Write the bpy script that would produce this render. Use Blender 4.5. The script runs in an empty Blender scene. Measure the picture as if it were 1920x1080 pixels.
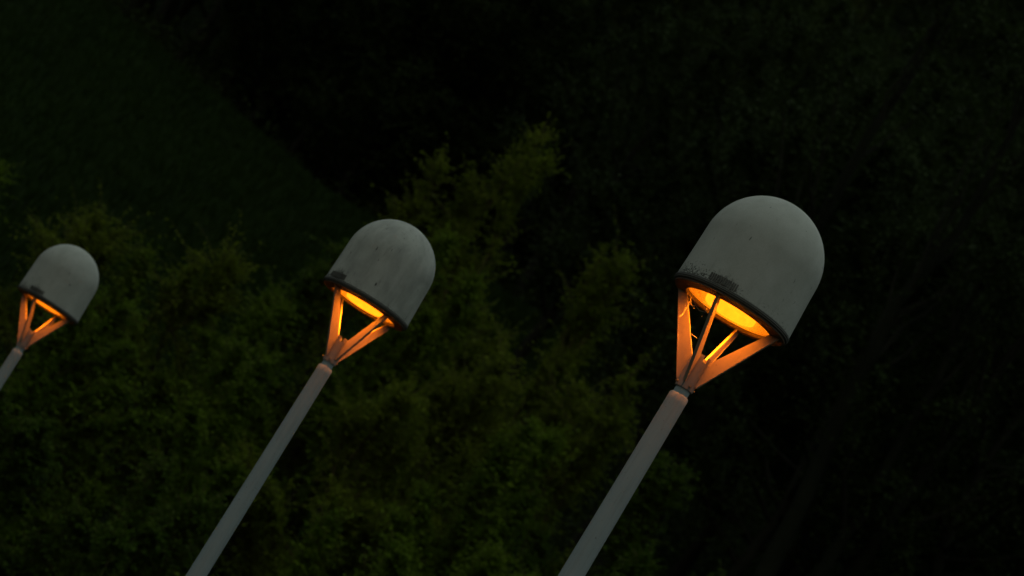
import bpy, bmesh, math, random
import numpy as np
from mathutils import Vector, Matrix

R = math.radians
S = bpy.context.scene
COL = S.collection

# ------------------------------------------------------------------ camera
cam_d = bpy.data.cameras.new('camera')
cam = bpy.data.objects.new('camera', cam_d)
COL.objects.link(cam)
cam_d.sensor_width = 36.0
cam_d.lens = 118.125
cam_d.clip_start = 0.1
cam_d.clip_end = 5000.0
cam_d.dof.use_dof = True
cam_d.dof.focus_distance = 17.3
cam_d.dof.aperture_fstop = 3.7
PITCH = 10.028
ROLL = 31.5
cam.matrix_world = (Matrix.Translation((0, 0, 1.7)) @ Matrix.Rotation(R(90 + PITCH), 4, 'X')
                    @ Matrix.Rotation(R(ROLL), 4, 'Z'))
S.camera = cam

# ------------------------------------------------------------------ dusk sky
SUN_EL, SUN_AZ = 2.0, 200.0        # the last light, low behind the camera
world = bpy.data.worlds.new('World')
S.world = world
world.use_nodes = True
wn = world.node_tree.nodes
wl = world.node_tree.links
wn.clear()
wo = wn.new('ShaderNodeOutputWorld')
wb = wn.new('ShaderNodeBackground')
sky = wn.new('ShaderNodeTexSky')
sky.sky_type = 'NISHITA'
sky.sun_disc = False
sky.sun_elevation = R(SUN_EL)
sky.sun_rotation = R(SUN_AZ)
sky.air_density = 1.0
sky.dust_density = 3.0
sky.ozone_density = 1.0
wb.inputs['Strength'].default_value = 0.12
# an overcast dusk: thick cloud, brightest overhead, over the last of the Nishita glow
tcw = wn.new('ShaderNodeTexCoord'); sep = wn.new('ShaderNodeSeparateXYZ')
wl.new(tcw.outputs['Generated'], sep.inputs[0])
mr = wn.new('ShaderNodeMapRange'); mr.clamp = True
mr.inputs['From Min'].default_value = 0.0; mr.inputs['From Max'].default_value = 1.0
mr.inputs['To Min'].default_value = 0.30; mr.inputs['To Max'].default_value = 1.15
wl.new(sep.outputs[2], mr.inputs['Value'])
cl = wn.new('ShaderNodeVectorMath'); cl.operation = 'SCALE'
cl.inputs[0].default_value = (3.9, 4.5, 4.25)
wl.new(mr.outputs[0], cl.inputs['Scale'])
mw = wn.new('ShaderNodeMix'); mw.data_type = 'RGBA'; mw.inputs[0].default_value = 0.85
wl.new(sky.outputs[0], mw.inputs[6]); wl.new(cl.outputs[0], mw.inputs[7])
wl.new(mw.outputs[2], wb.inputs['Color'])
wl.new(wb.outputs[0], wo.inputs['Surface'])

sd = bpy.data.lights.new('sun', 'SUN')
sd.energy = 0.02
sd.angle = R(25)
sd.color = (1.0, 0.86, 0.72)
sun = bpy.data.objects.new('sun', sd)
COL.objects.link(sun)
# sun_rotation turns clockwise from +Y as seen from above
az = R(SUN_AZ)
to_sun = Vector((math.sin(az) * math.cos(R(8)), math.cos(az) * math.cos(R(8)), math.sin(R(8))))
sun.rotation_euler = to_sun.to_track_quat('Z', 'Y').to_euler()

S.view_settings.view_transform = 'Standard'
S.view_settings.look = 'None'
S.view_settings.exposure = 0.0
S.view_settings.gamma = 1.0
S.view_settings.use_curve_mapping = False

# ------------------------------------------------------------------ helpers
def tag(o, label=None, cat=None, group=None, kind=None):
    if label: o['label'] = label
    if cat: o['category'] = cat
    if group: o['group'] = group
    if kind: o['kind'] = kind
    return o

def empty(name, loc=(0, 0, 0), rz=0.0):
    o = bpy.data.objects.new(name, None)
    o.empty_display_size = 0.3
    o.location = loc
    o.rotation_euler = (0, 0, rz)
    COL.objects.link(o)
    return o

def obj(name, me, mat, parent=None, smooth=False):
    o = bpy.data.objects.new(name, me)
    COL.objects.link(o)
    if mat is not None and len(me.materials) == 0:
        me.materials.append(mat)
    if parent is not None:
        o.parent = parent
    if smooth:
        me.polygons.foreach_set('use_smooth', [True] * len(me.polygons))
    return o

def from_bm(bm, name):
    me = bpy.data.meshes.new(name)
    bmesh.ops.recalc_face_normals(bm, faces=bm.faces)
    bm.to_mesh(me)
    bm.free()
    return me

def np_mesh(name, V, F, tint=None):
    """quads or triangles from numpy arrays"""
    V = np.asarray(V, dtype=np.float32); F = np.asarray(F, dtype=np.int32)
    me = bpy.data.meshes.new(name)
    k = F.shape[1]
    me.vertices.add(len(V)); me.vertices.foreach_set('co', V.ravel())
    me.loops.add(F.size); me.loops.foreach_set('vertex_index', F.ravel())
    me.polygons.add(len(F))
    me.polygons.foreach_set('loop_start', np.arange(0, F.size, k, dtype=np.int32))
    me.polygons.foreach_set('loop_total', np.full(len(F), k, dtype=np.int32))
    if tint is not None:
        a = me.attributes.new('tint', 'FLOAT', 'FACE')
        a.data.foreach_set('value', np.asarray(tint, dtype=np.float32))
    me.update(calc_edges=True)
    return me

def lathe(profile, n=96, closed=False):
    """spin a (radius, z) profile round the z axis"""
    bm = bmesh.new()
    rings = []
    for r, z in profile:
        if r < 1e-6:
            rings.append([bm.verts.new((0, 0, z))])
        else:
            rings.append([bm.verts.new((r * math.cos(2 * math.pi * i / n), r * math.sin(2 * math.pi * i / n), z)) for i in range(n)])
    pairs = list(zip(rings[:-1], rings[1:]))
    if closed:
        pairs.append((rings[-1], rings[0]))
    for a, b in pairs:
        for i in range(n):
            j = (i + 1) % n
            if len(a) == 1 and len(b) == 1: continue
            if len(a) == 1: bm.faces.new((a[0], b[i], b[j]))
            elif len(b) == 1: bm.faces.new((a[i], a[j], b[0]))
            else: bm.faces.new((a[i], a[j], b[j], b[i]))
    return bm

def arc_wall(bm, r0, r1, z0, z1, a0, a1, n):
    cols = []
    for i in range(n + 1):
        a = a0 + (a1 - a0) * i / n
        c, s = math.cos(a), math.sin(a)
        cols.append([bm.verts.new(p) for p in ((r0*c, r0*s, z0), (r1*c, r1*s, z0), (r1*c, r1*s, z1), (r0*c, r0*s, z1))])
    for a, b in zip(cols[:-1], cols[1:]):
        for k in range(4):
            l = (k + 1) % 4
            bm.faces.new((a[k], a[l], b[l], b[k]))
    bm.faces.new(cols[0]); bm.faces.new(list(reversed(cols[-1])))

def sharp_smooth(me, ang=35):
    me.polygons.foreach_set('use_smooth', [True] * len(me.polygons))
    me.set_sharp_from_angle(angle=R(ang))

# ------------------------------------------------------------------ materials
class NT:
    def __init__(s, name):
        s.m = bpy.data.materials.new(name); s.m.use_nodes = True
        s.n = s.m.node_tree.nodes; s.l = s.m.node_tree.links
        s.b = s.n['Principled BSDF']; s.out = s.n['Material Output']
    def new(s, t, **kw):
        nd = s.n.new(t)
        for k, v in kw.items(): setattr(nd, k, v)
        return nd
    def link(s, a, b): s.l.new(a, b)
    def math(s, op, a, b=None, clamp=False):
        nd = s.n.new('ShaderNodeMath'); nd.operation = op; nd.use_clamp = clamp
        for i, v in enumerate((a, b)):
            if v is None: continue
            if isinstance(v, (int, float)): nd.inputs[i].default_value = v
            else: s.l.new(v, nd.inputs[i])
        return nd.outputs[0]
    def noise(s, vec, scale, detail=4, rough=0.6):
        nd = s.n.new('ShaderNodeTexNoise')
        nd.inputs['Scale'].default_value = scale; nd.inputs['Detail'].default_value = detail
        nd.inputs['Roughness'].default_value = rough
        s.l.new(vec, nd.inputs['Vector'])
        return nd.outputs['Fac']
    def ramp(s, f, lo, hi, a=0.0, b=1.0):
        nd = s.n.new('ShaderNodeMapRange'); nd.clamp = True
        nd.inputs['From Min'].default_value = lo; nd.inputs['From Max'].default_value = hi
        nd.inputs['To Min'].default_value = a; nd.inputs['To Max'].default_value = b
        s.l.new(f, nd.inputs['Value'])
        return nd.outputs[0]
    def mix(s, f, a, b):
        nd = s.n.new('ShaderNodeMix'); nd.data_type = 'RGBA'
        for sock, v in ((nd.inputs[0], f), (nd.inputs[6], a), (nd.inputs[7], b)):
            if isinstance(v, (int, float)): sock.default_value = v
            elif isinstance(v, tuple): sock.default_value = (*v, 1) if len(v) == 3 else v
            else: s.l.new(v, sock)
        return nd.outputs[2]
    def mapping(s, scale, seed=True):
        tc = s.n.new('ShaderNodeTexCoord'); mp = s.n.new('ShaderNodeMapping')
        mp.inputs['Scale'].default_value = scale
        s.l.new(tc.outputs['Object'], mp.inputs['Vector'])
        if seed:      # each copy of the lamp carries its own dirt: the offset comes from the object's colour slot
            oi = s.n.new('ShaderNodeObjectInfo')
            sp = s.n.new('ShaderNodeSeparateColor'); s.l.new(oi.outputs['Color'], sp.inputs[0])
            cb = s.n.new('ShaderNodeCombineXYZ')
            s.l.new(s.math('MULTIPLY', sp.outputs[2], 10.0), cb.inputs[0]); s.l.new(s.math('MULTIPLY', sp.outputs[2], 7.0), cb.inputs[1])
            s.l.new(cb.outputs[0], mp.inputs['Location'])
        return mp.outputs[0]

def dome_material():
    t = NT('dome_paint')
    tc = t.new('ShaderNodeTexCoord')
    sx = t.new('ShaderNodeSeparateXYZ'); t.link(tc.outputs['Object'], sx.inputs[0])
    z = sx.outputs[2]
    oi = t.new('ShaderNodeObjectInfo')
    sp = t.new('ShaderNodeSeparateColor'); t.link(oi.outputs['Color'], sp.inputs[0])
    grime = sp.outputs[0]                    # 0..1 how dirty this dome is
    v1 = t.mapping((1, 1, 1)); vs = t.mapping((1, 1, 0.16))
    big = t.noise(v1, 7, 5, 0.62)
    mid = t.noise(v1, 26, 5, 0.65)
    fine = t.noise(v1, 190, 3, 0.6)
    speck = t.noise(v1, 95, 3, 0.55)
    streak = t.noise(vs, 34, 4, 0.6)
    low = t.ramp(z, 0.0, 0.13, 1.0, 0.0)     # towards the rim
    # base film, cloudy
    base = t.mix(t.ramp(big, 0.3, 0.7), (0.245, 0.26, 0.225), (0.30, 0.315, 0.28))
    film = t.math('MULTIPLY', t.ramp(t.noise(t.mapping((1, 1, 0.45)), 11, 5, 0.55), 0.40, 0.66), t.math('MULTIPLY', grime, 0.55))
    c = t.mix(film, base, (0.135, 0.145, 0.13))
    st = t.math('MULTIPLY', t.ramp(streak, 0.60, 0.74), t.math('ADD', t.math('MULTIPLY', grime, 0.6), t.math('MULTIPLY', low, 0.35)), True)
    c = t.mix(st, c, (0.085, 0.09, 0.075))
    # black algae specks growing up from the rim
    thr = t.math('ADD', t.math('MULTIPLY', low, 0.36), speck)
    gx = t.new('ShaderNodeVectorMath', operation='DISTANCE')
    gx.inputs[1].default_value = (0.23, -0.20, 0.03); t.link(tc.outputs['Object'], gx.inputs[0])
    near = t.ramp(gx.outputs['Value'], 0.06, 0.26, 1.0, 0.0)
    thr = t.math('ADD', thr, t.math('MULTIPLY', near, 0.09))
    gate = t.math('ADD', t.ramp(t.noise(v1, 9, 3, 0.6), 0.45, 0.66), near, True)
    sk = t.math('MULTIPLY', t.ramp(thr, 0.84, 0.93), gate)
    c = t.mix(sk, c, (0.03, 0.032, 0.022))
    lone = t.ramp(t.noise(t.mapping((1, 1, 0.38)), 44, 2, 0.4), 0.715, 0.78)
    c = t.mix(lone, c, (0.05, 0.05, 0.04))
    # thick dirt line on the very edge and round the vent
    vx = t.new('ShaderNodeVectorMath', operation='DISTANCE')
    vx.inputs[1].default_value = (0.29, 0.0, 0.012); t.link(tc.outputs['Object'], vx.inputs[0])
    dv = t.ramp(vx.outputs['Value'], 0.03, 0.115, 1.0, 0.0)
    vent = t.ramp(t.math('ADD', t.math('MULTIPLY', dv, t.math('ADD', t.math('MULTIPLY', grime, 0.16), 0.43)), t.noise(v1, 75, 4, 0.75)), 0.74, 1.05)
    c = t.mix(vent, c, (0.028, 0.03, 0.022))
    edge = t.ramp(t.math('ADD', t.ramp(z, 0.0, 0.02, 1.0, 0.0), t.noise(v1, 45, 4, 0.7)), 0.9, 1.35)
    c = t.mix(edge, c, (0.035, 0.035, 0.025))
    c2 = t.new('ShaderNodeMix', data_type='RGBA', blend_type='MULTIPLY')
    c2.inputs[0].default_value = 1.0
    t.link(c, c2.inputs[6])
    g = t.ramp(fine, 0.2, 0.8, 0.86, 1.08)
    cc = t.new('ShaderNodeCombineColor')
    for i in range(3): t.link(g, cc.inputs[i])
    t.link(cc.outputs[0], c2.inputs[7])
    t.link(c2.outputs[2], t.b.inputs['Base Color'])
    t.link(t.ramp(mid, 0.3, 0.7, 0.45, 0.68), t.b.inputs['Roughness'])
    t.b.inputs['Specular IOR Level'].default_value = 0.35
    bp = t.new('ShaderNodeBump'); bp.inputs['Strength'].default_value = 0.25; bp.inputs['Distance'].default_value = 0.0015
    t.link(t.math('ADD', fine, t.math('MULTIPLY', mid, 2.0)), bp.inputs['Height'])
    t.link(bp.outputs[0], t.b.inputs['Normal'])
    return t.m

def painted(name, a, b, dirt=(0.06, 0.055, 0.045), dirt_amt=0.5, rough=0.55, metal=0.0, stretch=0.2):
    t = NT(name)
    v = t.mapping((1, 1, 1)); vs = t.mapping((1, 1, stretch))
    big = t.noise(v, 5, 4); fine = t.noise(v, 140, 3); st = t.noise(vs, 60, 4, 0.65)
    c = t.mix(t.ramp(big, 0.3, 0.7), a, b)
    c = t.mix(t.math('MULTIPLY', t.ramp(st, 0.52, 0.72), dirt_amt), c, dirt)
    c = t.mix(t.math('MULTIPLY', t.ramp(t.noise(v, 70, 2, 0.5), 0.70, 0.76), 0.8), c, dirt)
    t.link(c, t.b.inputs['Base Color'])
    t.link(t.ramp(fine, 0.3, 0.7, rough - 0.1, rough + 0.12), t.b.inputs['Roughness'])
    t.b.inputs['Metallic'].default_value = metal
    bp = t.new('ShaderNodeBump'); bp.inputs['Strength'].default_value = 0.2; bp.inputs['Distance'].default_value = 0.001
    t.link(fine, bp.inputs['Height']); t.link(bp.outputs[0], t.b.inputs['Normal'])
    return t.m

SODIUM = (1.0, 0.20, 0.004)
def glowing(name, strength, var=0.2, scale=18):
    t = NT(name)
    v = t.mapping((1, 1, 1), seed=False)
    e = t.new('ShaderNodeEmission'); e.inputs['Color'].default_value = (*SODIUM, 1)
    oi = t.new('ShaderNodeObjectInfo'); sp = t.new('ShaderNodeSeparateColor'); t.link(oi.outputs['Color'], sp.inputs[0])
    t.link(t.math('MULTIPLY', t.ramp(t.noise(v, scale, 3), 0.3, 0.7, strength * (1 - var), strength * (1 + var)), sp.outputs[1]), e.inputs['Strength'])
    t.link(e.outputs[0], t.out.inputs['Surface'])
    return t.m

def leaf_material(name, dark, light, trans=0.4):
    t = NT(name)
    at = t.new('ShaderNodeAttribute', attribute_name='tint')
    oi = t.new('ShaderNodeObjectInfo')
    tc = t.new('ShaderNodeTexCoord')
    clump = t.noise(tc.outputs['Object'], 0.9, 3)
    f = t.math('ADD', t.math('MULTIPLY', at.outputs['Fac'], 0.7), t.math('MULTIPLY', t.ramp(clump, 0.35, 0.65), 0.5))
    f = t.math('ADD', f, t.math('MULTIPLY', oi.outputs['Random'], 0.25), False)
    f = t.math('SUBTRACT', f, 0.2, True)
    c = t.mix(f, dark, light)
    t.link(c, t.b.inputs['Base Color'])
    t.b.inputs['Roughness'].default_value = 0.65
    t.b.inputs['Specular IOR Level'].default_value = 0.06
    tr = t.new('ShaderNodeBsdfTranslucent'); t.link(c, tr.inputs['Color'])
    mx = t.new('ShaderNodeMixShader'); mx.inputs[0].default_value = trans
    t.link(t.b.outputs[0], mx.inputs[1]); t.link(tr.outputs[0], mx.inputs[2])
    t.link(mx.outputs[0], t.out.inputs['Surface'])
    return t.m

def rough_ground(name, a, b, scale):
    t = NT(name)
    tc = t.new('ShaderNodeTexCoord')
    n1 = t.noise(tc.outputs['Object'], scale, 6); n2 = t.noise(tc.outputs['Object'], scale * 9, 4)
    f = t.math('MULTIPLY', t.math('ADD', n1, n2), 0.5)
    t.link(t.mix(t.ramp(f, 0.35, 0.65), a, b), t.b.inputs['Base Color'])
    t.b.inputs['Roughness'].default_value = 0.95
    t.b.inputs['Specular IOR Level'].default_value = 0.02
    bp = t.new('ShaderNodeBump'); bp.inputs['Strength'].default_value = 0.6; bp.inputs['Distance'].default_value = 0.1
    t.link(n2, bp.inputs['Height']); t.link(bp.outputs[0], t.b.inputs['Normal'])
    return t.m

M_DOME = dome_material()
M_POLE = painted('pole_paint', (0.168, 0.216, 0.220), (0.194, 0.240, 0.244), dirt_amt=0.25, rough=0.5, stretch=0.05)
M_ARM = painted('arm_paint', (0.155, 0.132, 0.095), (0.20, 0.172, 0.125), dirt_amt=0.25)
M_SLEEVE = painted('sleeve_paint', (0.10, 0.098, 0.088), (0.14, 0.136, 0.124), dirt_amt=0.5)
M_RIM = painted('rim_rubber', (0.035, 0.036, 0.03), (0.075, 0.075, 0.06), dirt=(0.02, 0.02, 0.016), dirt_amt=0.7, rough=0.7)
M_PLATE = painted('underside_metal', (0.07, 0.055, 0.04), (0.11, 0.09, 0.07), dirt=(0.04, 0.03, 0.025), dirt_amt=0.7)
M_REFL = painted('reflector_metal', (0.78, 0.76, 0.72), (0.86, 0.84, 0.80), dirt=(0.5, 0.42, 0.32), dirt_amt=0.35, rough=0.32, metal=0.75)
M_DRUM = glowing('lit_glass', 3.3, 0.12, 22)
M_DISC = glowing('lit_disc', 235.0, 0.25, 14)
M_WEB = painted('cobweb_dust', (0.5, 0.45, 0.35), (0.6, 0.55, 0.45))
M_BARK = rough_ground('bark', (0.010, 0.011, 0.007), (0.022, 0.023, 0.015), 3.0)
M_BARK_PALE = rough_ground('pale_bark', (0.007, 0.009, 0.005), (0.014, 0.016, 0.009), 3.0)
M_TWIG = rough_ground('twig_bark', (0.05, 0.045, 0.02), (0.10, 0.085, 0.035), 6.0)
M_LEAF_OLIVE = leaf_material('olive_leaves', (0.070, 0.108, 0.004), (0.132, 0.166, 0.012))
M_LEAF_GREEN = leaf_material('green_leaves', (0.056, 0.108, 0.004), (0.110, 0.168, 0.010))
M_LEAF_DARK = leaf_material('dark_wood_leaves', (0.014, 0.026, 0.006), (0.030, 0.046, 0.010), 0.3)  # a darker species, with the shade of the wood's canopy also put into its colour
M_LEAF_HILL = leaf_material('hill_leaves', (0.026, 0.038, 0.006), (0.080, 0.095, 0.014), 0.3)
M_LEAF_SHADY = leaf_material('shady_leaves', (0.028, 0.062, 0.003), (0.060, 0.100, 0.007))  # darker copy of the green leaves: shade on the dim bushes put into the colour
M_GRASS = leaf_material('grass_blades', (0.009, 0.022, 0.0025), (0.016, 0.032, 0.0035), 0.2)
M_GROUND = rough_ground('soil_and_turf', (0.004, 0.007, 0.002), (0.008, 0.013, 0.004), 0.25)

# ------------------------------------------------------------------ terrain
def ground(x, y):
    x = np.asarray(x, float); y = np.asarray(y, float)
    z = -0.00137 * np.clip(y - 15.7, 0, 18) ** 2
    s = np.clip(y - 36, 0, None)
    z = z + 0.345 * (np.sqrt(s * s + 9.0) - 3.0) * (s > 0)
    yc = 91 + 0.7 * np.sin(x * 0.21) + np.clip(-x - 6, 0, 30) * 0.8 - np.clip(x + 4, 0, 14) * 0.5
    back = np.clip(y - yc, 0, 120)
    z = z - 0.345 * np.clip(y - yc, 0, None) + 0.10 * np.clip(back, 0, 12) + 0.62 * np.clip(back - 12, 0, None)
    z = z + np.clip((y - 38) / 15, 0, 1) * (0.22 * np.sin(x * 0.33 + 1) * np.cos(y * 0.21) + 0.12 * np.sin(x * 0.9 + y * 0.5))
    return z

def build_ground():
    xs = np.unique(np.concatenate([np.linspace(-1500, -60, 20), np.linspace(-60, -24, 19), np.linspace(-24, 24, 97), np.linspace(24, 60, 19), np.linspace(60, 1500, 20)]))
    ys = np.unique(np.concatenate([np.linspace(-1500, 0, 20), np.linspace(0, 36, 37), np.linspace(36, 140, 157), np.linspace(140, 260, 40), np.linspace(260, 2500, 15)]))
    X, Y = np.meshgrid(xs, ys)
    Z = ground(X, Y)
    V = np.stack([X, Y, Z], -1).reshape(-1, 3)
    nx, ny = len(xs), len(ys)
    i = np.arange(ny - 1)[:, None] * nx + np.arange(nx - 1)[None, :]
    F = np.stack([i, i + 1, i + 1 + nx, i + nx], -1).reshape(-1, 4)
    me = np_mesh('ground', V, F)
    return tag(obj('ground', me, M_GROUND, smooth=True), kind='structure')
build_ground()

# ------------------------------------------------------------------ street lamps
HEAD = 4.945            # height of the shade's lower edge above the foot of the lamp
def z_(v): return v + HEAD

def make_lamp():
    root = empty('street_lamp')
    # dome shade: short cylinder, slightly flared, under a half sphere (double skin)
    prof = [(0.309, z_(0.0)), (0.3085, z_(0.012)), (0.3055, z_(0.10)), (0.302, z_(0.20)), (0.300, z_(0.285))]
    for i in range(1, 25):
        a = math.pi / 2 * i / 24
        prof.append((0.300 * math.cos(a) if i < 24 else 0.0, z_(0.285) + 0.300 * math.sin(a)))
    inner = [(max(r - 0.006, 0.0), z - (0.0 if k < 5 else 0.006)) for k, (r, z) in enumerate(prof)]
    bm = lathe(prof[:-1] + [prof[-1]] , 128)
    bm2 = lathe(inner, 128)
    me_t = bpy.data.meshes.new('t'); bm2.to_mesh(me_t); bm2.free(); bm.from_mesh(me_t); bpy.data.meshes.remove(me_t)
    for v in bm.verts: v.co.z -= HEAD
    me = from_bm(bm, 'dome_shade')
    dome = obj('dome_shade', me, M_DOME, root, smooth=True); dome.location = (0, 0, HEAD)
    # rim: two rubber beads and a drip lip
    pr = [(0.300, 0.008), (0.3112, 0.008), (0.3132, 0.006), (0.3130, 0.003), (0.3108, 0.0015), (0.3138, 0.000), (0.3155, -0.003),
          (0.3140, -0.006), (0.3110, -0.0075), (0.3122, -0.010), (0.3112, -0.013), (0.306, -0.016), (0.300, -0.015)]
    me = from_bm(lathe(pr, 128, True), 'rim'); sharp_smooth(me, 50)
    obj('rim', me, M_RIM, dome)
    # underside plate with the round opening
    pr = [(0.304, -0.010), (0.300, -0.024), (0.262, -0.030), (0.243, -0.030), (0.236, -0.034), (0.230, -0.030), (0.230, -0.006), (0.243, -0.006), (0.300, -0.004)]
    me = from_bm(lathe(pr, 128, True), 'underside_plate'); sharp_smooth(me, 40)
    o = obj('underside_plate', me, M_PLATE, root); o.location = (0, 0, HEAD)
    # reflector bowl
    pr = [(0.2295, -0.012), (0.233, 0.02), (0.228, 0.07), (0.19, 0.13), (0.12, 0.17), (0.0, 0.18), ]
    me = from_bm(lathe(pr, 96), 'reflector')
    o = obj('reflector', me, M_REFL, root, smooth=True); o.location = (0, 0, HEAD)
    # glass drum round the discharge lamp
    pr = [(0.130, 0.150), (0.135, 0.06), (0.134, -0.016), (0.130, -0.024), (0.122, -0.027), (0.118, -0.023), (0.121, 0.000), (0.124, 0.027)]
    me = from_bm(lathe(pr, 96), 'glass_drum')
    drum = obj('glass_drum', me, M_DRUM, root, smooth=True); drum.location = (0, 0, HEAD)
    me = from_bm(lathe([(0.123, 0.024), (0.09, 0.027), (0.05, 0.031), (0.0, 0.033)], 64), 'lamp_glow')
    obj('glow_disc', me, M_DISC, drum, smooth=True)  # broad hidden disc in place of a bulb, shaped to light the arms
    # four flat arms
    for k in range(4):
        bm = bmesh.new()
        poly = [(0.231, -0.029), (0.284, -0.029), (0.2665, -0.052), (0.0535, -0.4235), (0.045, -0.4235), (0.045, -0.29), (0.052, -0.283)]
        t = 0.0058
        fr = [bm.verts.new((r, -t, z)) for r, z in poly]; bk = [bm.verts.new((r, t, z)) for r, z in poly]
        bm.faces.new(fr); bm.faces.new(list(reversed(bk)))
        n = len(poly)
        for i in range(n):
            j = (i + 1) % n
            bm.faces.new((fr[i], fr[j], bk[j], bk[i]))
        bmesh.ops.recalc_face_normals(bm, faces=bm.faces)
        bmesh.ops.bevel(bm, geom=[e for e in bm.edges], offset=0.0014, segments=2, affect='EDGES')
        # outer edge bead, a little wider than the web
        e0, e1 = Vector((0.2675, 0, -0.0505)), Vector((0.0545, 0, -0.4235))
        d = (e1 - e0).normalized(); nn = Vector((-d.z, 0, d.x))
        if nn.x < 0: nn = -nn
        w, th = 0.0080, 0.0045
        fr = [bm.verts.new(e0 + nn * a + Vector((0, b, 0))) for a, b in ((0.0012, -w), (0.0012, w), (-th, w), (-th, -w))]
        bk = [bm.verts.new(e1 + nn * a + Vector((0, b, 0))) for a, b in ((0.0012, -w), (0.0012, w), (-th, w), (-th, -w))]
        bm.faces.new(fr); bm.faces.new(list(reversed(bk)))
        for i in range(4):
            j = (i + 1) % 4; bm.faces.new((fr[i], bk[i], bk[j], fr[j]))
        me = from_bm(bm, 'arm'); sharp_smooth(me, 40)
        o = obj('arm', me, M_ARM, root)
        o.location = (0, 0, HEAD); o.rotation_euler = (0, 0, k * math.pi / 2)
        # screw head and foot of the arm
        if k == 0:
            pass
    # sleeve the arms are welded to, notched between the arms
    bm = bmesh.new()
    arc_wall(bm, 0.041, 0.0475, -0.455, -0.303, 0, 2 * math.pi, 64)
    for k in range(4):
        c = k * math.pi / 2
        hw = math.pi / 4 - 0.24
        arc_wall(bm, 0.041, 0.0475, -0.3028, -0.272, c - hw, c + hw, 14)
    bmesh.ops.remove_doubles(bm, verts=bm.verts, dist=0.00002)
    me = from_bm(bm, 'sleeve'); sharp_smooth(me, 40)
    o = obj('sleeve', me, M_SLEEVE, root); o.location = (0, 0, HEAD)
    # inner spigot, pole
    pr = [(0.0, -0.315), (0.034, -0.315), (0.0385, -0.320), (0.0385, -0.50), (0.0, -0.50)]
    me = from_bm(lathe(pr, 48), 'neck'); sharp_smooth(me, 30)
    o = obj('neck', me, M_POLE, root); o.location = (0, 0, HEAD)
    pr = [(0.0, -0.4880), (0.0395, -0.4880), (0.0435, -0.4883), (0.0475, -0.4925), (0.0494, -0.4965), (0.0496, -0.53), (0.0575, -1.9), (0.072, -HEAD + 0.03), (0.072, -HEAD - 0.3), (0, -HEAD - 0.3)]
    me = from_bm(lathe(pr, 64), 'pole'); sharp_smooth(me, 30)
    o = obj('pole', me, M_POLE, root); o.location = (0, 0, HEAD)
    # clamp foot bolt at the sleeve's lower edge
    for k in range(4):
        bm = bmesh.new()
        bmesh.ops.create_cone(bm, cap_ends=True, segments=6, radius1=0.0062, radius2=0.0062, depth=0.012)
        me = from_bm(bm, 'bolt')
        o = obj('bolt', me, M_RIM, root)
        a = k * math.pi / 2 + math.pi / 4
        o.location = (0.052 * math.cos(a), 0.052 * math.sin(a), HEAD - 0.437)
        o.rotation_euler = (0, math.pi / 2, a)
    # louvred vent over one arm (dirt sits round it)
    bm = bmesh.new()
    for i in range(13):
        a = (i - 6) * 0.0385
        c, s = math.cos(a), math.sin(a)
        hgt = 0.036
        vs = []
        for dz in (0.014, 0.014 + hgt):
            for rr in (0.303, 0.3148 if dz < 0.02 else 0.3125):
                for da in (-0.0095, 0.0095):
                    vs.append(bm.verts.new((rr * math.cos(a + da), rr * math.sin(a + da), dz)))
        bm.verts.ensure_lookup_table()
        for q in ((0, 1, 3, 2), (4, 6, 7, 5), (0, 4, 5, 1), (2, 3, 7, 6), (0, 2, 6, 4), (1, 5, 7, 3)):
            bm.faces.new([vs[j] for j in q])
    me = from_bm(bm, 'vent_grille')
    obj('vent_grille', me, M_RIM, dome)
    # base flange on the ground
    pr = [(0.0, 0.035), (0.074, 0.035), (0.14, 0.030), (0.15, 0.022), (0.15, -0.05), (0, -0.05)]
    me = from_bm(lathe(pr, 48), 'base_flange'); sharp_smooth(me, 30)
    obj('base_flange', me, M_SLEEVE, root)
    return root

def copy_tree(o, parent=None):
    c = o.copy(); COL.objects.link(c); c.parent = parent
    for ch in list(o.children): copy_tree(ch, c)
    return c

def paint(root, grime, tone, seed):
    for ch in root.children_recursive: ch.color = (grime, tone, seed, 1)

# foot x, y, head height, turn, label
LAMPS = [
    (0.943, 15.69, 4.945, -112, 0.10, 1.0, 0.13, 'nearest and largest domed street lamp, pale grey shade glowing orange beneath, cobweb between its arms'),
    (-0.751, 21.37, 4.897, -141, 0.95, 1.0, 0.52, 'middle domed street lamp with the dirtiest streaked grey shade, its pole crossing the lower edge'),
    (-3.455, 29.94, 4.668, -113, 0.35, 0.48, 0.81, 'farthest and smallest domed street lamp, in front of the bushes at the left edge'),
]
proto = make_lamp()
lamps = [proto, copy_tree(proto), copy_tree(proto)]
for o, (x, y, hz, turn, grime, power, seed, lab) in zip(lamps, LAMPS):
    o.location = (x, y, hz - HEAD)
    o.rotation_euler = (0, 0, R(turn))
    tag(o, lab, 'street lamp', 'row of domed street lamps with orange light')
    paint(o, grime, power, seed)

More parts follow.
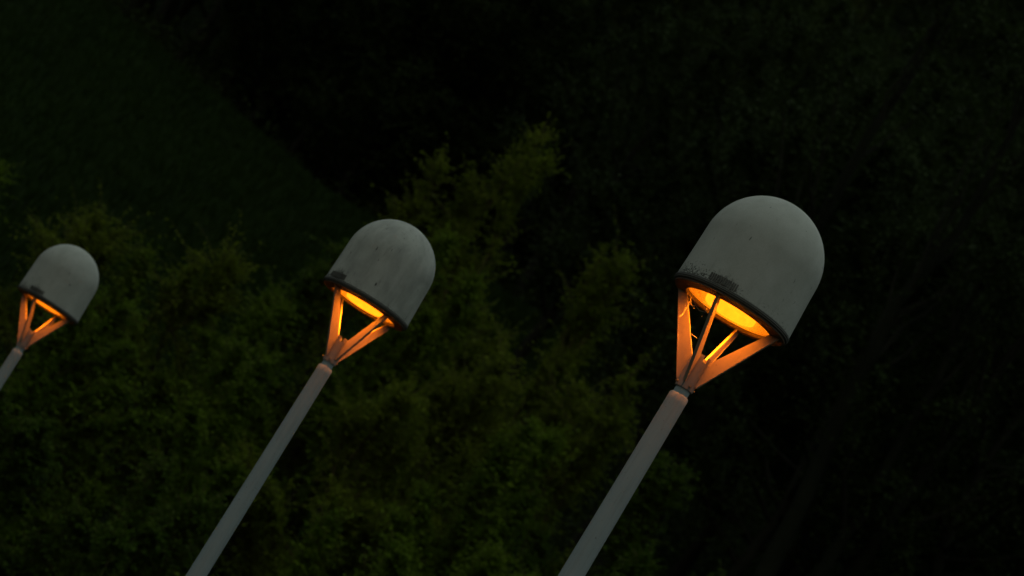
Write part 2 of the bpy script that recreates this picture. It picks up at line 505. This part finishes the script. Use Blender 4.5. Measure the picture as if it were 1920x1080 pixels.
# cobweb with caught bits under the nearest lamp
def cobweb():
    rng = np.random.default_rng(5)
    bm = bmesh.new()
    main = bm; sbm = bmesh.new(); lbm = bmesh.new()
    def strand(p, q, r=0.0006, bm=None):
        bm = bm or main
        p, q = Vector(p), Vector(q); d = (q - p)
        if d.length < 1e-5: return
        ax = d.normalized(); s = ax.orthogonal().normalized(); t = ax.cross(s)
        a = [bm.verts.new(p + (s * math.cos(k * 2.094) + t * math.sin(k * 2.094)) * r) for k in range(3)]
        b = [bm.verts.new(q + (s * math.cos(k * 2.094) + t * math.sin(k * 2.094)) * r) for k in range(3)]
        for k in range(3):
            l = (k + 1) % 3; bm.faces.new((a[k], a[l], b[l], b[k]))
    def bit(p, r, bm=None):
        bm = bm or main
        m = Matrix.Translation(p) @ Matrix.Rotation(rng.uniform(0, 6), 4, 'X') @ Matrix.Diagonal((r, r * rng.uniform(.5, 1), r * rng.uniform(.5, 1.4), 1))
        bmesh.ops.create_icosphere(bm, subdivisions=1, radius=1.0, matrix=m)
    A = lambda deg, r, z: Vector((r * math.cos(R(deg)), r * math.sin(R(deg)), z))
    # hung between the left arm and the front arm (angles in the lamp's own frame; arm 0 = front)
    tops = [A(-88, 0.20, -0.035), A(-78, 0.205, -0.035), A(-60, 0.21, -0.035), A(-35, 0.215, -0.035), A(-10, 0.21, -0.04)]
    hang = [A(-75, 0.185, -0.10), A(-62, 0.18, -0.085), A(-40, 0.18, -0.095), A(-12, 0.185, -0.11)]
    for a, b in zip(tops, hang): strand(a, b)
    for a, b in zip(hang[:-1], hang[1:]):
        m = (a + b) / 2 - Vector((0, 0, 0.012)); strand(a, m); strand(m, b)
    for h in hang[:1]:
        p = h.copy()
        for k in range(12):
            q = p + Vector(rng.normal(0, 0.003, 3)) - Vector((0, 0, 0.0045)); strand(p, q, 0.0013, sbm); p = q
            if rng.random() < 0.5: bit(p, rng.uniform(0.0015, 0.003), sbm)
    l0, l1 = A(-90, 0.105, -0.20), A(-48, 0.075, -0.215)
    p = l0
    for k in range(10):
        q = l0.lerp(l1, (k + 1) / 10) + Vector(rng.normal(0, 0.0015, 3)); strand(p, q, 0.0013, lbm); p = q
        if rng.random() < 0.4: bit(p, 0.002, lbm)
    for k in range(26):
        d = rng.choice([-75, -62, -40, -12]); bit(A(d + rng.normal(0, 6), 0.185 + rng.normal(0, 0.006), -0.10 + rng.normal(0, 0.018)), rng.uniform(0.0011, 0.0028))
    for k in range(14):
        z = rng.uniform(-0.27, -0.1); rr = 0.052 + (0.224 - 0.052) * (z + 0.283) / 0.254
        bit(A(2.0 * rng.choice([-1, 1]), rr + 0.002, z), rng.uniform(0.001, 0.0022))
    o = empty('cobweb', (0.943, 15.69, 4.945))
    obj('hanging_strand', from_bm(sbm, 'hanging_strand'), M_WEB, o)
    obj('loose_strand', from_bm(lbm, 'loose_strand'), M_WEB, o)
    tag(obj('web_threads', from_bm(bm, 'web_threads'), M_WEB, o), kind='stuff')
    o.rotation_euler = (0, 0, R(-112))
    tag(o, 'dusty cobweb with caught bits strung between the arms of the nearest lamp', 'cobweb')
cobweb()

# ------------------------------------------------------------------ vegetation
def tubes(paths, radii, n=5):
    """paths: list of (k,3) arrays, radii: list of (k,) arrays"""
    Vs, Fs, off = [], [], 0
    for P, rr in zip(paths, radii):
        P = np.asarray(P); k = len(P)
        d = np.gradient(P, axis=0); d /= np.linalg.norm(d, axis=1, keepdims=True) + 1e-9
        ref = np.where(np.abs(d[:, 2:3]) < 0.9, [[0, 0, 1.0]], [[1.0, 0, 0]])
        s = np.cross(d, ref); s /= np.linalg.norm(s, axis=1, keepdims=True) + 1e-9
        t = np.cross(d, s)
        a = np.arange(n) * 2 * math.pi / n
        ring = P[:, None] + (s[:, None] * np.cos(a)[None, :, None] + t[:, None] * np.sin(a)[None, :, None]) * np.asarray(rr)[:, None, None]
        Vs.append(ring.reshape(-1, 3))
        i = np.arange(k - 1)[:, None] * n; j = np.arange(n)[None, :]
        Fs.append(np.stack([i + j, i + (j + 1) % n, i + n + (j + 1) % n, i + n + j], -1).reshape(-1, 4) + off)
        off += k * n
    return np.concatenate(Vs), np.concatenate(Fs)

def unit(v): return v / (np.linalg.norm(v, axis=-1, keepdims=True) + 1e-9)

def tree_parts(seed, h, rad, n_limb=16, n_twig=900, per=12, leaf=0.08, start=0.12, twig=0.55, up=0.5, top=0.75, aspect=0.42, stems=1, droop=0.25, spike=0.0):
    rng = np.random.default_rng(seed)
    # stems
    trunks, tr_r = [], []
    for s in range(stems):
        a = rng.uniform(0, 2 * math.pi); sp = 0.0 if stems == 1 else rad * 0.38
        t = np.linspace(0, 1, 9)
        P = np.zeros((9, 3)); P[:, 2] = t * h * (top if s == 0 else top * rng.uniform(0.7, 1))
        P[:, 0] = math.cos(a) * sp * t ** 1.3 + np.cumsum(rng.normal(0, 0.012 * h, 9)) * (t > 0)
        P[:, 1] = math.sin(a) * sp * t ** 1.3 + np.cumsum(rng.normal(0, 0.012 * h, 9)) * (t > 0)
        trunks.append(P); tr_r.append((0.014 * h if stems == 1 else 0.009 * h) * (1 - 0.85 * t) + 0.006)
    def env(t):
        t = np.clip((t - start) / (1 - start), 0, 1)
        return rad * (np.sin(math.pi * np.clip(t, 0, 1) ** 0.75 * 0.97 + 0.03) ** 0.75) 
    limbs, li_r = [], []
    for i in range(n_limb):
        T = trunks[i % stems]
        f = rng.uniform(start, 0.98) if i > 2 else 0.97
        p0 = np.array([np.interp(f, np.linspace(0, 1, 9), T[:, k]) for k in range(3)])
        a = i * 2.399 + rng.normal(0, 0.35)
        zt = min(p0[2] + h * rng.uniform(0.10, 0.30) * (0.4 + up), h * rng.uniform(0.9, 1.04))
        if i <= 2: zt = h * rng.uniform(0.93, 1.05)
        rr = env(zt / h) * rng.uniform(0.6, 1.15)
        if i <= 2: rr = rad * rng.uniform(0.05, 0.35)
        p1 = np.array([math.cos(a) * rr, math.sin(a) * rr, zt]) + np.array([T[-1, 0], T[-1, 1], 0]) * 0.6
        if p1[2] < 0.3: p1[2] = 0.3
        t = np.linspace(0, 1, 7)[:, None]
        mid = (p0 + p1) / 2; mid[2] -= droop * 0.3 * np.linalg.norm(p1 - p0) * (1 if up < 0.6 else -0.2)
        P = (1 - t) ** 2 * p0 + 2 * t * (1 - t) * mid + t ** 2 * p1
        P = P + rng.normal(0, 0.012 * np.linalg.norm(p1 - p0), P.shape) * (t > 0)
        limbs.append(P); li_r.append((0.006 * h * (1.1 - f) + 0.012) * (1 - 0.8 * t[:, 0]))
    allp = limbs + trunks
    w = np.array([np.linalg.norm(np.diff(P, axis=0), axis=1).sum() for P in limbs] + [0.35 * h * 0.5] * stems); w /= w.sum()
    pick = rng.choice(len(allp), n_twig, p=w)
    s = rng.beta(2.3, 1.0, n_twig)
    s = np.where(pick >= len(limbs), 0.35 + 0.65 * s, s)
    base = np.empty((n_twig, 3)); tang = np.empty((n_twig, 3))
    for k, P in enumerate(allp):
        m = pick == k
        if not m.any(): continue
        q = s[m] * (len(P) - 1); i = np.minimum(q.astype(int), len(P) - 2); f = (q - i)[:, None]
        base[m] = P[i] * (1 - f) + P[i + 1] * f; tang[m] = unit(P[i + 1] - P[i])
    out = base.copy(); out[:, 2] = 0; out = unit(out)
    d0 = unit(tang * 0.7 + out * 0.35 + np.array([0, 0, up]) + rng.normal(0, 0.55, (n_twig, 3)))
    L = twig * rng.uniform(0.5, 1.3, n_twig) * (1 + spike * (rng.random(n_twig) < 0.12))
    # leaves along each twig, twig arches over
    u = (np.arange(per) + 0.5) / per
    u = np.clip(u[None] + rng.normal(0, 0.03, (n_twig, per)), 0.02, 1.05)
    g = np.array([0, 0, -1.0])
    C = base[:, None] + d0[:, None] * (L[:, None] * u)[..., None] + g * (droop * (L[:, None] * u ** 2))[..., None]
    T = unit(d0[:, None] + g * (2 * droop * u)[..., None])
    side = unit(np.cross(T, np.array([0, 0, 1.0])) + rng.normal(0, 0.25, T.shape))
    sgn = np.where(np.arange(per) % 2 == 0, 1.0, -1.0)[None, :, None]
    ax = unit(T * 0.55 + side * sgn * 0.85 + rng.normal(0, 0.25, T.shape) + g * 0.15)
    nrm = unit(np.array([0, 0, 1.0]) + rng.normal(0, 0.55, T.shape))
    wv = unit(np.cross(ax, nrm))
    ll = leaf * rng.uniform(0.6, 1.25, (n_twig, per))[..., None] * (1 - 0.35 * u[..., None])
    b = C; tip = C + ax * ll + g * ll * 0.15
    m1 = C + ax * ll * 0.45 + wv * ll * aspect * 0.5; m2 = C + ax * ll * 0.45 - wv * ll * aspect * 0.5
    V = np.stack([b, m1, tip, m2], -2).reshape(-1, 3)
    F = np.arange(len(V)).reshape(-1, 4)
    tint = (rng.uniform(0, 1, (n_twig, 1)) * 0.6 + rng.uniform(0, 1, (n_twig, per)) * 0.4).ravel()
    keep = V[:, 2].reshape(-1, 4).min(1) > 0.02
    F = F[keep]; tint = tint[keep]
    # bring the crown to the asked height and plumb over the foot
    zq = np.quantile(V[F.ravel(), 2], 0.998); kz = h / zq
    cx = V[F.ravel(), :2].mean(0); zc = V[F.ravel(), 2].mean()
    def fit(A):
        A[..., :2] -= cx * (A[..., 2:3] / zc).clip(0, 1.2); A[..., 2] *= kz
    fit(V)
    for P in trunks + limbs: fit(P)
    fit(base)
    # twig wood
    P0, P1 = base, base + d0 * L[:, None] * 0.5 + g * (droop * L * 0.25)[:, None]
    P2 = base + d0 * L[:, None] + g * (droop * L)[:, None]
    sx = unit(np.cross(d0, np.array([0.3, 0.2, 1.0]))); sy = np.cross(d0, sx)
    rings = []
    for P, r in ((P0, 0.006), (P1, 0.004), (P2, 0.0015)):
        for a in (0, 2.094, 4.189): rings.append(P + (sx * math.cos(a) + sy * math.sin(a)) * r)
    TV = np.stack(rings, 1).reshape(-1, 3)
    q = []
    for r in (0, 3):
        for k in range(3): q.append([r + k, r + (k + 1) % 3, r + 3 + (k + 1) % 3, r + 3 + k])
    TF = (np.arange(n_twig)[:, None, None] * 9 + np.array(q)[None]).reshape(-1, 4)
    return dict(leaves=(V, F, tint), twigs=(TV, TF), trunks=(trunks, tr_r), limbs=(limbs, li_r))

def build_tree(name, parts, leaf_mat, split_limbs=True, twigs=True):
    root = empty(name)
    T, r = parts['trunks']
    for P, q in zip(T, r):
        V, F = tubes([P], [q], 8); obj('trunk' if len(T) == 1 else 'stem', np_mesh('trunk', V, F), M_BARK, root, True)
    Lb, lr = parts['limbs']
    if split_limbs:
        for P, q in zip(Lb, lr):
            V, F = tubes([P], [q], 5); obj('limb', np_mesh('limb', V, F), M_TWIG, root, True)
    else:
        V, F = tubes(Lb, lr, 4); tag(obj('limbs', np_mesh('limbs', V, F), M_BARK, root, True), kind='stuff')
    if twigs:
        tag(obj('twigs', np_mesh('twigs', *parts['twigs']), M_TWIG, root), kind='stuff')
    V, F, tint = parts['leaves']
    tag(obj('foliage', np_mesh('foliage', V, F, tint), leaf_mat, root), kind='stuff')
    return root

def stand(o, x, y, rz=0.0, sink=0.05, s=1.0):
    o.location = (x, y, float(ground(x, y)) - sink); o.rotation_euler = (0, 0, rz); o.scale = (s, s, s)

BUSHES = [
  # x, y, top z, radius, seed, kind, label
  (-0.8, 52.0, 13.3, 0.7, 61, 'ash', 'tallest feathery young tree, its tip highest between the middle and nearest lamps'),
  (-1.6, 52.5, 12.25, 0.7, 31, 'ash', 'slim feathery young tree just left of the tallest one, right above the middle lamp shade'),
  (0.15, 53.0, 10.5, 0.85, 32, 'ash', 'leafy young tree filling in under the right side of the tallest tip'),
  (1.15, 50.5, 12.0, 0.55, 63, 'ash', 'slender olive sapling with one spiky shoot just left of the nearest lamp shade'),
  (2.0, 49.5, 10.3, 0.95, 12, 'ash', 'low spreading olive sapling behind the arms of the nearest lamp'),
  (-0.9, 50.0, 10.6, 1.35, 34, 'leafy', 'dense green bush under the tallest young tree'),
  (4.9, 49.5, 8.3, 1.3, 35, 'shady', 'barely visible dark bush between the nearest lamp pole and the wood'),
  (3.2, 48.5, 9.3, 1.2, 13, 'shady', 'dim green bush on the right of the collar of the nearest lamp pole'),
  (-2.55, 53.0, 10.2, 0.95, 14, 'shady', 'narrow dark green bush directly behind the middle lamp shade'),
  (-3.75, 50.0, 8.85, 1.15, 15, 'ash', 'feathery pale topped bush halfway between the left and middle lamps'),
  (-5.85, 50.0, 8.35, 0.95, 16, 'ash', 'feathery bush whose arching top shows above the farthest lamp shade'),
  (-8.0, 50.0, 8.0, 1.6, 17, 'leafy', 'bush at the left edge behind the farthest lamp'),
  (-4.75, 50.5, 8.2, 1.0, 36, 'leafy', 'small green bush between the two feathery bushes left of the middle lamp'),
  (-2.9, 49.5, 8.6, 1.1, 37, 'leafy', 'green bush close to the left side of the middle lamp shade'),
  (-7.0, 47.0, 7.0, 1.3, 38, 'leafy', 'green bush at the left edge below the farthest lamp shade'),
  (0.6, 49.0, 9.4, 1.2, 39, 'ash', 'olive bush in the middle of the thicket between the two nearer lamps'),
  (-4.8, 46.5, 6.9, 1.5, 18, 'leafy', 'rounded green bush right of the farthest lamp arms'),
  (-2.6, 46.5, 7.3, 1.5, 19, 'leafy', 'broad green bush left of the middle lamp collar'),
  (-0.6, 46.5, 7.9, 1.5, 20, 'ash', 'broad olive green bush right of the middle lamp arms'),
  (1.3, 46.0, 8.4, 1.4, 21, 'leafy', 'green bush behind the upper part of the nearest lamp pole'),
  (-6.6, 43.5, 5.5, 1.6, 22, 'shady', 'shaded bush at the left edge below the farthest lamp'),
  (-4.3, 42.5, 4.7, 1.5, 23, 'shady', 'low dark bush filling the lower left corner'),
  (-2.1, 42.5, 5.0, 1.4, 24, 'shady', 'low dark bush behind the bottom of the middle lamp pole'),
  (0.1, 42.5, 5.6, 1.5, 25, 'leafy', 'green bush at the lower edge between the two poles'),
  (2.2, 42.5, 6.2, 1.4, 26, 'leafy', 'dim bush at the lower edge behind the nearest lamp pole'),
  (3.9, 45.0, 7.6, 1.3, 27, 'shady', 'dim bush at the lower edge right of the nearest lamp pole'),
]
for (x, y, zt, rad, seed, kind, lab) in BUSHES:
    h = zt - float(ground(x, y)) + 0.05
    if kind == 'ash':
        p = tree_parts(seed, h, rad, n_limb=24, n_twig=int(270 * h * rad) + 450, per=11, leaf=0.115, start=0.10, twig=0.55, up=0.75, top=0.86, aspect=0.36, stems=2 if h > 4 else 3, droop=0.28, spike=0.9)
        root = build_tree('sapling' if h > 5.2 else 'bush', p, M_LEAF_OLIVE)
    else:
        p = tree_parts(seed, h, rad, n_limb=20, n_twig=int(360 * h * rad) + 900, per=12, leaf=0.095, start=0.06, twig=0.42, up=0.45, top=0.8, aspect=0.5, stems=3, droop=0.3, spike=0.5)
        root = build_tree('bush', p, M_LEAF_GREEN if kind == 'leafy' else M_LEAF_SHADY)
    stand(root, x, y)
    tag(root, lab, 'young tree' if root.name.startswith('sapling') else 'bush', 'bushes and saplings at the foot of the slope')

# slender pale trunks that show faintly in the wood on the right
for (x, y, h, seed, lab) in ((6.1, 56.5, 15.5, 51, 'slender tree with a faint slanting trunk, leftmost of the three right of the nearest lamp'),
                             (7.1, 57.0, 12.5, 52, 'slender tree with a faint slanting trunk, middle of the three right of the nearest lamp'),
                             (8.1, 57.5, 14.0, 53, 'slender tree with a faint slanting trunk nearest the right edge'),
                             (3.9, 60.0, 16.5, 54, 'thin tree whose trunk passes behind the nearest lamp shade')):
    p = tree_parts(seed, h, 1.5, n_limb=16, n_twig=500, per=9, leaf=0.12, start=0.45, twig=0.6, up=0.6, top=0.95, aspect=0.5, droop=0.25)
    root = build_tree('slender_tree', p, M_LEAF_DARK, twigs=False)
    for c in root.children:
        if c.name.startswith('trunk'): c.data.materials[0] = M_BARK_PALE
        elif c.name.startswith('limb'): c.data.materials[0] = M_BARK
    stand(root, x, y); tag(root, lab, 'tree')

# the dark wood: three kinds of tree, copied
protos = []
for seed, h, rad, st, mt in ((41, 14.0, 3.6, 0.28, M_LEAF_DARK), (42, 11.5, 3.0, 0.35, M_LEAF_DARK), (43, 9.0, 2.8, 0.12, M_LEAF_DARK), (44, 14.0, 3.4, 0.2, M_LEAF_HILL)):
    p = tree_parts(seed, h, rad, n_limb=34, n_twig=4200, per=10, leaf=0.125, start=st, twig=0.8, up=0.4, top=0.88, aspect=0.6, droop=0.3)
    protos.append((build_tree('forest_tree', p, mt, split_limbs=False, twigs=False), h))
rng = random.Random(8)
spots = []
# right-hand wood, nearer; then the wood along and above the crest
for (x0, x1, y0, n, kinds) in ((4.0, 13.5, 61, 6, (1, 0)), (3.2, 15, 67, 7, (0, 1, 1)), (0.0, 15, 74, 7, (0, 1)), (-4.0, 16, 83, 9, (0, 1)),
                               (-18, -8, 104, 6, (2,)), (-9, -2, 95.5, 6, (2,)), (-16, -6, 107, 6, (2,)), (-14, 17, 94, 12, (2, 1, 2)), (-17, 17, 98, 14, (2, 0, 1)), (-17, 18, 106, 12, (0, 0, 1)), (-17, 18, 117, 10, (0,)), (-15, 19, 130, 9, (0,)), (4, 22, 144, 8, (0,)), (6, 24, 158, 8, (0,))):
    for i in range(n):
        x = x0 + (x1 - x0) * (i + 0.5) / n + rng.uniform(-0.8, 0.8)
        y = y0 + rng.uniform(-2.2, 2.2)
        y = max(y, 93 + max(0.0, -x - 6) * 1.1 + rng.uniform(0.5, 2)) if x < 0 else y
        k = rng.choice(kinds)
        spots.append((x, y, 3 if (y > 101 and x < 4 + rng.uniform(-2, 3)) else k))
used = set()
for i, (x, y, k) in enumerate(spots):
    pr, h = protos[k]
    o = pr if k not in used else copy_tree(pr)
    used.add(k)
    stand(o, x, y, rng.uniform(0, 6.28), 0.1, rng.uniform(0.85, 1.15))
    if y < 70: lab, g = 'dark leafy tree standing in the wood right of the nearest lamp', 'trees of the near dark wood at the right'
    elif y < 88: lab, g = 'dark tree deeper in the wood behind the nearest lamp', 'trees deeper in the dark wood at the right'
    elif y < 97: lab, g = 'dark undergrowth tree along the upper edge of the grass slope', 'trees along the crest of the grass slope'
    elif k == 3: lab, g = 'tree with dim olive foliage on the hill above the dark crest', 'olive trees of the hill wood'
    else: lab, g = 'almost black tree of the hill wood above the grass slope', 'trees of the dark hill wood above the slope'
    tag(o, lab, 'tree', g)

# undergrowth of the wood (leaf litter and brambles that nobody could count) and grass
def scatter_blades(name, n, box, hgt, mat, seed, width=0.012, lean=0.5, cond=None):
    r = np.random.default_rng(seed)
    x = r.uniform(box[0], box[1], n); y = box[2] + (box[3] - box[2]) * r.uniform(0, 1, n)
    if cond is not None:
        m = cond(x, y, r); x, y = x[m], y[m]
    n = len(x); z = ground(x, y)
    tuft = 0.8 + 0.25 * np.sin(x * 1.7 + np.sin(y * 1.3) * 2) * np.cos(y * 1.1 + x * .4)
    h = hgt * r.uniform(0.5, 1.2, n) * np.clip(tuft, 0.35, 1.2)
    a = r.uniform(0, 2 * math.pi, n); l = lean * r.uniform(0.1, 1, n) * h
    d = np.stack([np.cos(a), np.sin(a), np.zeros(n)], 1); s = np.stack([-np.sin(a), np.cos(a), np.zeros(n)], 1)
    b = np.stack([x, y, z - 0.02], 1)
    w = width * r.uniform(0.7, 1.4, n)[:, None]
    p0, p1 = b - s * w, b + s * w
    m = b + d * (l * 0.35)[:, None] + np.stack([0 * h, 0 * h, h * 0.6], 1)
    t = b + d * l[:, None] + np.stack([0 * h, 0 * h, h], 1)
    V = np.stack([p0, p1, m + s * w * 0.7, t, m - s * w * 0.7], 1).reshape(-1, 3)
    k = np.arange(n)[:, None] * 5
    F = np.concatenate([k + np.array([[0, 1, 2, 4]]), k + np.array([[4, 2, 3, 3]])], 0)
    F4 = k + np.array([[0, 1, 2, 4]]); F3 = k + np.array([[4, 2, 3]])
    me = bpy.data.meshes.new(name)
    me.vertices.add(len(V)); me.vertices.foreach_set('co', V.astype(np.float32).ravel())
    li = np.concatenate([F4.ravel(), F3.ravel()]).astype(np.int32)
    me.loops.add(len(li)); me.loops.foreach_set('vertex_index', li)
    me.polygons.add(2 * n)
    tot = np.concatenate([np.full(n, 4), np.full(n, 3)]).astype(np.int32)
    me.polygons.foreach_set('loop_total', tot)
    me.polygons.foreach_set('loop_start', np.concatenate([[0], np.cumsum(tot)[:-1]]).astype(np.int32))
    at = me.attributes.new('tint', 'FLOAT', 'FACE')
    tt = r.uniform(0, 1, n).astype(np.float32); at.data.foreach_set('value', np.concatenate([tt, tt]))
    me.update(calc_edges=True)
    return obj(name, me, mat)
g1 = scatter_blades('slope_grass', 200000, (-20, 3, 55, 106), 0.36, M_GRASS, 3, width=0.02)
tag(g1, 'long dark grass covering the slope above the bushes', 'grass', kind='stuff')
g2 = scatter_blades('ground_grass', 60000, (-11, 13, 36, 56), 0.35, M_GRASS, 4, width=0.015)
tag(g2, 'dark grass under the bushes at the foot of the slope', 'grass', kind='stuff')

def undergrowth(n, seed):
    r = np.random.default_rng(seed)
    x = r.uniform(-19, 24, n); y = 50 + 125 * r.random(n) ** 1.3
    yc = 91 + np.clip(-x - 6, 0, 30) * 0.8 - np.clip(x + 4, 0, 14) * 0.5
    m = (x > 2.6 + 0.6 * np.sin(y)) | (y > yc + 1.2 + 0.5 * np.sin(x * 2))
    x, y, yc = x[m], y[m], yc[m]; n = len(x)
    hump = 0.35 + 0.9 * np.abs(np.sin(x * 0.9 + np.sin(y * 0.6)) * np.cos(y * 0.45 + x * 0.3))
    hump = hump * np.where(x > 2.6, 1.0, np.clip((y - yc) * 0.3, 0.15, 1))
    z = ground(x, y) + r.random(n) ** 0.5 * hump * 1.5
    c = np.stack([x, y, z], 1); ax = unit(r.normal(0, 1, (n, 3)) * (1, 1, 0.5)); nr = unit(r.normal(0, 0.5, (n, 3)) + (0, -0.3, 1.0))
    w = unit(np.cross(ax, nr)); L = 0.16 * r.uniform(0.6, 1.3, n)[:, None]
    V = np.stack([c, c + ax * L * .5 + w * L * .35, c + ax * L, c + ax * L * .5 - w * L * .35], 1).reshape(-1, 3)
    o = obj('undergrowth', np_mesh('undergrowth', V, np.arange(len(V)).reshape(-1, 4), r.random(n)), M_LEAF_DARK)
    tag(o, 'dark brambles and undergrowth covering the floor of the wood', 'undergrowth', kind='stuff')
undergrowth(300000, 9)

tot = sum(len(o.data.polygons) for o in {o.data.name: o for o in S.objects if o.type == 'MESH'}.values())
print('unique faces', tot, 'objects', len(S.objects))
